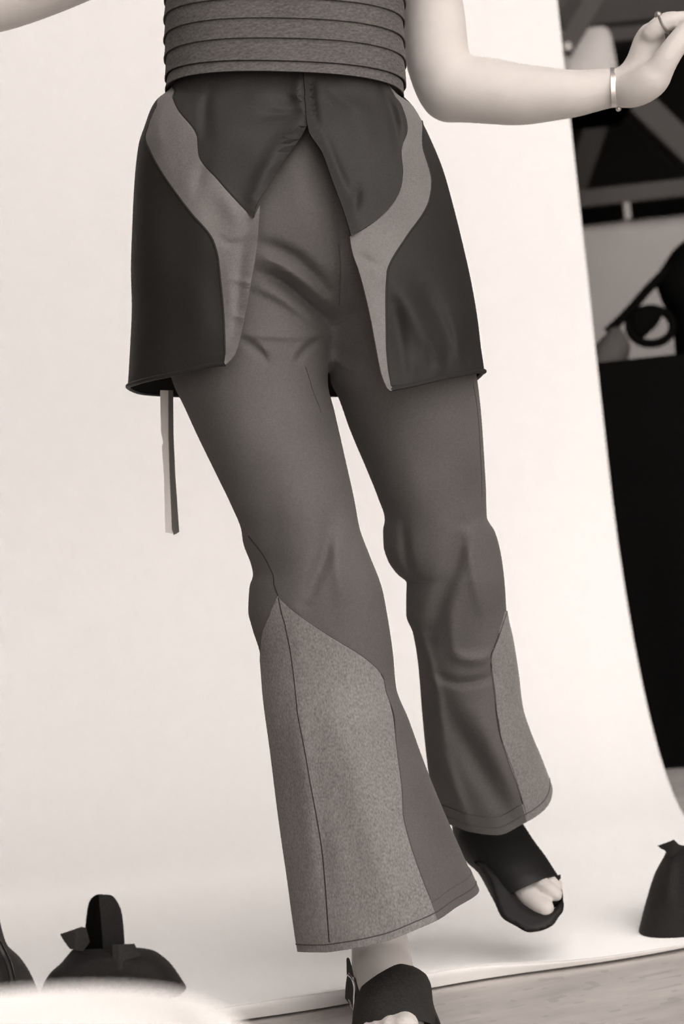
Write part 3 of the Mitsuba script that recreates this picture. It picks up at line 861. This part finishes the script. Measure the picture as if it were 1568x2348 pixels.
def top_ring(l, r, m, grow, n=180):
    a = np.linspace(-np.pi, np.pi, n, endpoint=False)
    y0 = (l + r) / 2
    xl, xr = TL(l), TR(r)
    xc, ha = (xl + xr) / 2, (xr - xl) / 2 + grow * 2137
    sn, cs = np.sin(a), np.cos(a)
    sn, cs = np.sign(sn) * np.abs(sn) ** .82, np.sign(cs) * np.abs(cs) ** .82
    x = xc + ha * sn
    up = y0 - m
    y = y0 + (r - l) / 2 * sn - up * cs
    d = 2.055 - (TB(y0) + grow) * cs
    wob = 0.0012 * (meshkit.fbm(np.stack([x / 60, y / 16, a * 0 + 3.3], -1), 2, 5) - 0.5) * 2
    x = x + wob * 1200 * sn
    return at(x, y, d - wob * cs)


add('person__top', rings([top_ring(*[q + dy for q in rows_[0]], -.003) for dy in (-8,)] + [top_ring(*q, -.004) for q in rows_[:-1]] + [top_ring(*[q - 6 for q in rows_[-1]], -.004)], True), 'knit', smooth=True)


def pleat(q0, q1, over=5, flare=.0024):
    st = [top_ring(*[q - 6 for q in q0], -.0035), top_ring(*q0, -.0004)]
    for k in (0.25, 0.5, 0.75, 0.92):
        st.append(top_ring(*[a + (b + over - a) * k for a, b in zip(q0, q1)], -.0004 + flare * k))
    st += [top_ring(*[b + over for b in q1], flare), top_ring(*[b + over + 1.2 for b in q1], flare - .0008), top_ring(*[b + over for b in q1], flare - .0018), top_ring(*[b - 6 for b in q1], -.0035)]
    return rings(st, False)


for i in range(len(rows_) - 2):
    add('person__top__pleat', pleat(rows_[i], rows_[i + 1]), 'knit', smooth=50)
add('person__top__hem_band', pleat([q + 7 for q in rows_[-2]], rows_[-1], 0, .0026), 'knit', 'narrow stitched lower edge', smooth=50)

# ------------------------------------------------------------------ trousers
hem1_px = [(690, 2183), (740, 2184), (790, 2178), (880, 2160), (960, 2129), (1000, 2111), (1050, 2077)]
hem1 = around([(math.degrees(LEG1.phi(x, y)), y) for x, y in hem1_px] + [(-95, 2180), (90, 2036), (130, 2000), (180, 2050), (-140, 2125)])
hem2_px = [(1045, 1895), (1075, 1907), (1140, 1915), (1195, 1891), (1245, 1858)]
hem2 = around([(math.degrees(LEG2.phi(x, y)), y) for x, y in hem2_px] + [(-90, 1872), (90, 1800), (130, 1775), (180, 1800), (-140, 1840)])


def trousers_mesh():
    gx, gy = np.arange(325, 1300, 5.0), np.arange(140, 2200, 5.0)
    gd = np.arange(1.86, 2.42, 0.0028)
    x, d = gx[:, None, None], gd[None, None, :]
    y = gy[None, :, None]
    f1, f2, fh = LEG1.field(x, y, d), LEG2.field(x, y, d), HIP.field(x, y, d)

    f1 = np.maximum(f1, (560 - y) / 2137.0)
    f1 = np.maximum(f1, (y - (2110 - 0.365 * (x - 891) - 50 * (d - 2.0) / 0.1 - 24)) / 2137.0)
    f2 = np.maximum(f2, (560 - y) / 2137.0)
    f2 = np.maximum(f2, (y - (1840 - 0.27 * (x - 1131) - 55 * (d - 2.26) / 0.1 - 8)) / 2137.0)
    fh = np.maximum(fh, np.maximum(150 - y, y - 800 + 0.0 * x) / 2137.0)
    w = smooth01(820, 760, np.abs(x - 760) * 0 + y)
    F = smin(smin(f1, f2, 0.012), fh, 0.03)
    F = F.astype(np.float32)
    v, t = surface_net(F)
    p = np.stack([gx[0] + 5 * v[:, 0], gy[0] + 5 * v[:, 1], gd[0] + 0.0028 * v[:, 2]], 1)
    own = np.stack([S.field(p[:, 0], p[:, 1], p[:, 2]) for S in (LEG1, LEG2, HIP)], 1)
    own[p[:, 1] > 800, 2] = 9
    own[p[:, 1] < 560, :2] = 9
    k = own.argmin(1)
    for i, S in enumerate((LEG1, LEG2, HIP)):
        m = k == i
        c = (S.dc(p[m, 1]) - p[m, 2]) / S.b(p[m, 1])
        p[m, 2] -= S.relief(p[m, 0], p[m, 1]) * np.clip(c * 2, 0, 1)
    mm = trimesh.Trimesh(at(p[:, 0], p[:, 1], p[:, 2]), t, process=False)
    even(mm, 3)
    return outward(mm)


add('person__trousers', trousers_mesh(), 'wool', 'plain grey flared trousers', smooth=True)
# melange gores
g1 = [(638, 1366), (655, 1382), (682, 1406), (760, 1460), (850, 1520), (866, 1536), (878, 1560), (891, 1610), (905, 1700), (918, 1800), (926, 1890), (950, 1970), (985, 2062), (997, 2098)]
g1 += [(960, 2112), (880, 2142), (790, 2160), (740, 2166), (700, 2166), ('a', -100, 2162), ('a', -125, 2130), ('a', -125, 1640), ('a', -100, 1540), (600, 1490), (620, 1412)]
add('person__trousers__gore', LEG1.panel(g1, out=.0013), 'melange', 'pale melange gore on the front leg', smooth=40)
g2 = [(1157, 1402), (1146, 1440), (1130, 1488), (1124, 1510), (1126, 1540), (1133, 1590), (1142, 1650), (1151, 1705), (1166, 1750), (1183, 1795), (1206, 1872), (1240, 1848), ('a', 92, 1785), ('a', 125, 1760), ('a', 125, 1520), ('a', 96, 1440), ('a', 88, 1405)]
add('person__trousers__gore', LEG2.panel(g2, out=.0013), 'melange', 'pale melange gore on the trailing leg', smooth=40)
cut1, cut2 = math.degrees(LEG1.phi(998, 2100)), math.degrees(LEG2.phi(1203, 1872))
for S, hem, cut in ((LEG1, hem1, cut1), (LEG2, hem2, cut2)):
    if S is LEG1:
        spans = ((-125, cut, 'melange'), (cut, 235, 'wool'))
    else:
        spans = ((cut, 125, 'melange'), (125 - 360, cut, 'wool'))
    for a0, a1, bsdf in spans:
        add('person__trousers__hem', S.strip(lambda a: hem(a) - 40, hem, out=.0014, thick=.003, a0=a0, a1=a1), bsdf, 'stitched hem', smooth=40)


def seam(S, pts, w=1.2, out=.0016, bsdf='seam_dark'):
    p = spline(S.dom(pts), 8)
    ln = LineString(p).buffer(w)
    p2, t = triangulate(ln, 5)
    add('person__trousers__seam', sheet(p2, t, lambda q: S.place(q[:, 0] / 200, q[:, 1], out), lambda q: S.place(q[:, 0] / 200, q[:, 1], out - .002)), bsdf)


seam(LEG1, [(640, 1372), (654, 1430), (668, 1500), (678, 1580), (686, 1650), (700, 1720), (712, 1790), (725, 1860), (737, 1930), (748, 2040), (757, 2160)], 1.1, .0019, 'seam_dark')
seam(LEG1, [(570, 1230), (600, 1268), (618, 1300), (628, 1330), (638, 1366)], 1.2, .0008)
seam(LEG1, [(640, 1368), (682, 1407), (760, 1461), (850, 1521), (866, 1537), (879, 1561), (892, 1611), (906, 1700), (919, 1800), (927, 1890), (951, 1970), (986, 2062)], 1.2, .0016, 'seam_soft')
seam(LEG2, [(1160, 1402), (1131, 1488), (1125, 1510), (1127, 1540), (1134, 1590), (1152, 1705), (1184, 1795), (1205, 1868)], 1.2, .0016, 'seam_soft')
seam(LEG1, [(700, 842), (715, 890), (735, 945)], 0.5, .0006, 'seam_soft')
seam(LEG2, [(1084, 880), (1096, 960), (1102, 1060), (1104, 1140)], 0.5, .0006, 'seam_soft')
seam(HIP, [(776, 560), (780, 620), (778, 690), (770, 740)], 0.6, .0006, 'seam_soft')
for S, hem in ((LEG1, hem1), (LEG2, hem2)):      # the hem's stitching
    a = np.radians(np.linspace(-88, 88, 60))
    add('person__trousers__seam', tube(S.place(a, hem(a) - 17, .0016), .0006, 6), 'seam_soft')

# ------------------------------------------------------------------ overskirt: side, front and back panels
sf = Folds([
    ([(640, 195), (650, 225), (690, 235)], 12, -.007), ([(745, 190), (790, 230), (850, 260)], 16, .005), ([(480, 210), (470, 260), (470, 310)], 12, -.006),
    ([(690, 170), (685, 220), (705, 260)], 12, .010), ([(712, 190), (716, 240), (725, 300)], 8, -.010),
    ([(560, 230), (620, 220), (670, 225)], 22, .006), ([(600, 265), (650, 262), (690, 262)], 9, -.006),
    ([(700, 255), (680, 285), (640, 330)], 10, .006), ([(480, 300), (520, 300), (560, 340)], 40, .004),
    ([(690, 310), (650, 370), (605, 440), (590, 470)], 12, -.008), ([(650, 320), (610, 390), (580, 450)], 16, .008),
    ([(708, 290), (740, 370), (770, 440), (800, 520)], 12, .010), ([(735, 300), (770, 390), (800, 460)], 12, -.007),
    ([(800, 230), (830, 290), (850, 360)], 30, .005), ([(870, 190), (890, 240), (905, 290), (910, 340)], 10, -.008), ([(900, 215), (920, 260), (928, 300)], 8, .006),
    ([(820, 430), (815, 460), (808, 490)], 10, -.007),
    ([(470, 380), (455, 420), (450, 440)], 14, -.004), ([(500, 440), (530, 480), (545, 520)], 20, .004),
    ([(560, 540), (552, 620), (548, 700), (532, 780)], 9, -.0022), ([(575, 540), (565, 640), (552, 720)], 8, .002), ([(520, 600), (528, 700), (528, 800)], 10, .002),
    ([(500, 540), (530, 560), (580, 545)], 8, -.003), ([(530, 640), (575, 650)], 6, .003), ([(535, 720), (560, 735)], 6, .003),
    ([(960, 350), (940, 390), (950, 420)], 14, -.003), ([(860, 520), (850, 580), (868, 640)], 16, .003), ([(815, 580), (880, 620)], 8, -.003),
    ([(900, 640), (960, 740), (1000, 840)], 26, .010), ([(905, 700), (915, 780), (925, 850)], 14, -.006), ([(960, 640), (1010, 740), (1050, 830)], 22, -.008),
    ([(1030, 720), (1050, 790), (1055, 840)], 14, .005), ([(980, 790), (990, 850)], 9, -.004), ([(1020, 800), (1025, 850)], 8, -.004), ([(1060, 790), (1075, 840)], 8, -.004), ([(940, 820), (950, 870)], 8, .003),
    ([(430, 620), (460, 720), (470, 800)], 40, .004), ([(360, 400), (400, 520), (410, 640)], 40, -.004),
    ([(372, 250), (360, 290), (372, 330)], 14, .003),
])
SKIRT = Sleeve(
    L=[(150, 396), (205, 388), (225, 362), (245, 348), (290, 331), (330, 318), (420, 308), (520, 303), (620, 300), (700, 302), (800, 298), (885, 293), (930, 291)],
    R=[(150, 912), (210, 918), (240, 944), (280, 968), (330, 992), (390, 1016), (460, 1036), (560, 1061), (650, 1081), (740, 1096), (800, 1103), (848, 1110), (920, 1116)],
    dc=[(150, 2.055), (900, 2.05)], b=[(150, .080), (205, .086), (300, .112), (450, .132), (600, .142), (750, .15), (900, .158)], n=2.5, folds=sf, rough=.0025, seed=11)


def edge_lift(line, w, h):
    ln = spline(line, 6)
    tree = cKDTree(ln)
    return lambda x, y: h * np.exp(-(tree.query(np.stack([x, y], 1))[0] / w) ** 2)


left_open = [(597, 472), (594, 520), (590, 570), (575, 660), (560, 740), (540, 815), (521, 836)]
right_open = [(800, 543), (806, 580), (820, 620), (845, 720), (860, 800), (872, 860), (884, 890)]
band_l_out = [(342, 288), (335, 310), (345, 345), (395, 430), (440, 490), (486, 546), (494, 566), (501, 595), (510, 680), (515, 760), (518, 832)]
band_l_in = [(396, 200), (399, 225), (410, 250), (455, 318), (458, 355), (500, 410), (583, 500)]
band_r_in = [(880, 185), (905, 225), (923, 257), (931, 295), (917, 343), (920, 405), (800, 541)]
band_r_out = [(966, 278), (971, 350), (987, 405), (985, 450), (930, 545), (894, 604), (888, 622), (885, 740), (888, 830), (893, 884)]
# side and back cloth in one piece: left band edge -> round the back -> right band edge
hem_l = [(480, 838), (420, 853), (340, 870), (300, 882)]
skirt_poly = [tuple(p) for p in spline(band_l_out, 4)] + hem_l + [('a', -95, 888), ('a', -120, 902), ('a', -150, 907)]
skirt_poly_l = skirt_poly + [('a', -180, 906), ('a', -180, 165), ('a', -95, 190), (360, 246)]
hem_r = [(950, 882), (1000, 870), (1060, 858), (1100, 851)]
skirt_poly_r = [tuple(p) for p in spline(band_r_out, 4)] + hem_r + [('a', 95, 852), ('a', 120, 880), ('a', 150, 900), ('a', 180, 906), ('a', 180, 165), ('a', 95, 190), (945, 243)]
add('person__overskirt', join(SKIRT.panel(skirt_poly_l, out=.0, thick=.0016), SKIRT.panel(skirt_poly_r, out=.0, thick=.0016)), 'satin_darker', 'dark open-fronted overskirt', smooth=40)
lift_l = edge_lift(left_open, 14, .004)
lift_r = edge_lift(right_open, 14, .003)
poly = [tuple(p) for p in spline(band_l_in, 4)] + [tuple(p) for p in spline(left_open, 4)] + [tuple(p) for p in spline(band_l_out, 4)][::-1] + [(362, 242), (385, 208)]
add('person__overskirt__band', SKIRT.panel(poly, out=.0008, thick=.002, step=6, lift=lift_l), 'band_grey', 'grey angled band left of the opening', smooth=40)
poly = [tuple(p) for p in spline(band_r_in, 4)] + [tuple(p) for p in spline(right_open, 4)] + [(893, 897), (903, 894)] + [tuple(p) for p in spline(band_r_out, 4)][::-1] + [(945, 243)]
add('person__overskirt__band', SKIRT.panel(poly, out=.0008, thick=.002, step=6, lift=lift_r), 'band_grey', 'grey angled band right of the opening', smooth=40)
front_l_edge = [(728, 150), (722, 215), (712, 265), (698, 300), (650, 370), (615, 430), (592, 466), (583, 500)]
front_r_edge = [(800, 541), (785, 490), (760, 420), (735, 350), (703, 292), (700, 240), (694, 150)]
poly = [tuple(p) for p in spline(band_l_in, 4)] + [tuple(p) for p in spline(front_l_edge, 4)][::-1] + [(400, 160)]
add('person__overskirt__front_panel', SKIRT.panel(poly, out=.0, thick=.0018, step=6, lift=edge_lift(front_l_edge[4:], 18, .006)), 'satin_dark', 'dark gathered panel', smooth=40)
poly = [tuple(p) for p in spline(band_r_in, 4)] + [tuple(p) for p in spline(front_r_edge, 4)] + [(870, 160)]
add('person__overskirt__front_panel', SKIRT.panel(poly, out=.0022, thick=.0018, step=6, lift=edge_lift(front_r_edge[:5], 18, .006)), 'satin_dark', 'dark gathered panel', smooth=40)
# rolled hems and edge pipings
add('person__overskirt__hem', tube(SKIRT.line([(516, 834)] + hem_l + [('a', -95, 888), ('a', -120, 902), ('a', -150, 907), ('a', -180, 906)], .0), .0026, 8), 'satin_darker')
add('person__overskirt__hem', tube(SKIRT.line([(893, 893)] + hem_r + [('a', 95, 852), ('a', 120, 880), ('a', 150, 900), ('a', 180, 906)], .0), .0026, 8), 'satin_darker')
for ln in (band_l_out, band_l_in, band_r_in, band_r_out):
    add('person__overskirt__seam', tube(SKIRT.line(ln, .0006), .0011, 6), 'satin_darker')
# organza ribbon that hangs from the back of the overskirt
add('person__ribbon', plate([(367, 895), (388, 895), (386, 1000), (389, 1090), (394, 1215), (398, 1224), (379, 1221), (378, 1190), (376, 1095), (371, 1025), (374, 1015), (369, 990)], lambda x, y: 2.125 - 0.0001 * (x - 370), .0006, 6), 'organza', 'pale sheer ribbon')
add('person__ribbon__fold', plate([(386, 895), (397, 895), (398, 1000), (402, 1090), (411, 1220), (398, 1227), (394, 1215), (389, 1090), (386, 1000)], lambda x, y: 2.118 + 0.0012 * (x - 388), .0006, 6), 'organza_dark', 'darker turned layer')

# ------------------------------------------------------------------ shoes
UP = Sleeve(
    L=[(2205, 893), (2212, 884), (2225, 866), (2240, 850), (2275, 823), (2300, 816), (2348, 811), (2420, 806)],
    R=[(2205, 925), (2212, 938), (2225, 963), (2240, 976), (2260, 984), (2300, 989), (2348, 1006), (2420, 1022)],
    dc=[(2205, 2.03), (2260, 2.01), (2420, 2.0)], b=[(2205, .035), (2230, .06), (2275, .092), (2348, .150), (2420, .18)], n=2.3, rough=.0012, seed=21)
toe_edge = [(826, 2372), (838, 2348), (870, 2339), (910, 2334), (952, 2339), (990, 2350), (1004, 2372)]
up_poly = [('a', -100, 2420), ('a', -75, 2420), (822, 2400)] + [tuple(p) for p in spline(toe_edge, 4)] + [(1008, 2400), ('a', 75, 2420), ('a', 100, 2420), ('a', 105, 2270), ('a', 95, 2238), (962, 2226), (940, 2214), (915, 2209), (888, 2211), (864, 2227), (845, 2246), (828, 2274), ('a', -105, 2285)]
add('person__sandal', UP.panel(up_poly, out=.002, thick=.003, step=5), 'suede', 'black suede sandal of the standing foot', smooth=40)


def sole_mesh(cx, y0, y1, w, z0, z1, skew=0.0):
    n = 64
    a = np.linspace(0, 2 * np.pi, n, endpoint=False)
    yy = (y0 + y1) / 2 + (y1 - y0) / 2 * np.sign(np.sin(a)) * np.abs(np.sin(a)) ** .85
    t = (yy - y0) / (y1 - y0)
    ww = w * (1.0 - 0.34 * smooth01(0.25, 0.75, t))
    xx = cx + ww * np.sign(np.cos(a)) * np.abs(np.cos(a)) ** .8 + skew * (t - .5)
    out = []
    for z, g in ((z0, .96), (z0 + .004, 1.0), (z1 - .004, 1.0), (z1, .97)):
        out.append(np.stack([cx + (xx - cx) * g, yy, np.full(n, z)], -1))
    return rings(out)


fx = at(905, 2340, 1.93)[0]
add('person__sandal__sole', sole_mesh(fx, 1.835, 2.115, .044, 0.0, .030, -.02), 'sole_black', 'thick black sole')
add('person__sandal__heel_strap', plate([(794, 2199), (797, 2195), (801, 2198), (806, 2214), (811, 2238), (822, 2252), (828, 2268), (826, 2290), (820, 2304), (811, 2306), (800, 2301), (791, 2289), (792, 2262), (795, 2240)], lambda x, y: 2.012 + .00035 * (826 - x), .005, 4), 'leather_black', 'ankle strap')
bk = [at(798, 2234, 2.006), at(808, 2246, 2.0), at(812.5, 2262, 1.998), at(812, 2290, 1.998), at(811, 2316, 1.999), at(804, 2303, 2.003)]
add('person__sandal__buckle', join(tube(spline(bk, 5), .0013, 8), tube([at(797, 2238, 2.008), at(800, 2232, 2.006), at(801, 2240, 2.006)], .0010, 8), tube([at(809.5, 2240, 2.0), at(810, 2252, 2.0)], .0010, 8), tube([at(800, 2292, 2.008), at(805, 2302, 2.003)], .001, 8)), 'steel', 'bright metal buckle')

S2 = [(1035, 1868, 1188, 1872, 2.285, .044), (1040, 1925, 1205, 1898, 2.28, .046), (1068, 1975, 1226, 1930, 2.265, .047), (1096, 2002, 1250, 1962, 2.25, .047), (1120, 2044, 1268, 1990, 2.238, .047), (1138, 2078, 1281, 2010, 2.230, .045)]


def upper2():
    s = spline(S2, 8)
    n = 56
    a = np.linspace(0, 2 * np.pi, n, endpoint=False)
    outer, inner = [], []
    for q, (lx, ly, rx, ry, d, b) in enumerate(s):
        k = q / (len(s) - 1)
        # the toe edge is cut in an arch: the upper reaches farther on the left (sole) side
        ex = np.array([math.cos(math.radians(55)), math.sin(math.radians(55))])
        for lst, g in ((outer, 1.0), (inner, 0.93)):
            sn, cs = np.sin(a) * g, np.cos(a) * g
            sl = -13 * smooth01(0.6, 1.0, k) * np.clip(cs, 0, 1)
            x = (lx + rx) / 2 + (rx - lx) / 2 * sn + ex[0] * sl
            y = (ly + ry) / 2 + (ry - ly) / 2 * sn + ex[1] * sl
            lst.append(at(x, y, d - b * cs))
    st = outer + inner[::-1]
    return rings(st, False)


add('person__sandal_001', upper2(), 'sole_black', 'black sandal of the lifted foot with open toe', smooth=50)
so = [(1085, 1976), (1100, 1990), (1118, 2016), (1130, 2055), (1139, 2082), (1151, 2104), (1180, 2122), (1214, 2138), (1232, 2136), (1268, 2121), (1280, 2104), (1291, 2088), (1293, 2074), (1288, 2062), (1282, 2070), (1272, 2082), (1250, 2091), (1225, 2088), (1200, 2074), (1180, 2050), (1150, 2010), (1110, 1975)]
p2, t2 = triangulate(Polygon([tuple(p) for p in spline(so + [so[0]], 4)]).buffer(0), 6)
inner_d = cKDTree(np.array(shapely.segmentize(Polygon(so).exterior, 2).coords))
rd = lambda p: .008 * (1 - np.sqrt(np.clip(1 - (1 - np.clip(inner_d.query(p)[0] / 14, 0, 1)) ** 2, 0, 1)))
add('person__sandal_001__sole', sheet(p2, t2, lambda p: at(p[:, 0], p[:, 1], 2.172 + rd(p) + (2090 - p[:, 1]) * .0004), lambda p: at(p[:, 0], p[:, 1], 2.268 - rd(p) + (2090 - p[:, 1]) * .0004)), 'sole_black', 'thick black sole seen from the front', smooth=40)
# footbed under the toes
add('person__sandal_001__footbed', loft([(1170, 2040, 1285, 2005, 2.235, .03), (1195, 2074, 1288, 2036, 2.23, .03), (1225, 2094, 1291, 2058, 2.225, .026), (1240, 2100, 1291, 2070, 2.222, .020)], 24, 4), 'sole_black')

# ------------------------------------------------------------------ bracelet and ring
bp = []
for a in np.linspace(0, 2 * np.pi, 72, endpoint=False):
    bp.append((math.sin(a), math.cos(a)))
br = []
for off, g in ((-6.5, 1.0), (6.5, 1.0), (6.5, 1.10), (-6.5, 1.10)):
    br.append([at(1407 + off + 1.5 * s, 201 + 42 * s * g, 2.122 - .0205 * c * g) for s, c in bp])
br = np.array(br)
add('person__bracelet', outward(mesh(br.reshape(-1, 3), grid_faces(4, 72, wrap_u=True, wrap_v=True))), 'bangle_metal', 'flat pale metal bracelet', smooth=30)
add('person__bracelet__bead', join(trimesh.creation.icosphere(2, .0032).apply_translation(at(1418, 249, 2.12)), tube([at(1409, 243, 2.122), at(1417, 248, 2.12)], .0008, 6)), 'bangle_metal', 'small bright bead')
rc, rdir = at(1522, 57, 2.092), at(1534, 50, 2.090) - at(1492, 77, 2.098)
rdir /= np.linalg.norm(rdir)
e1 = np.cross(rdir, [0, 1, 0])
e1 /= np.linalg.norm(e1)
e2 = np.cross(rdir, e1)
add('person__ring', join(tube([rc + .0108 * (math.cos(a) * e1 + math.sin(a) * e2) for a in np.linspace(0, 2 * np.pi, 36, endpoint=False)], .0016, 8, closed=True),
                         trimesh.creation.icosphere(2, .0042).apply_translation(rc - .0125 * e1 * np.sign(e1[2]) * -1)), 'ring_metal', 'ring with a stone', smooth=30)
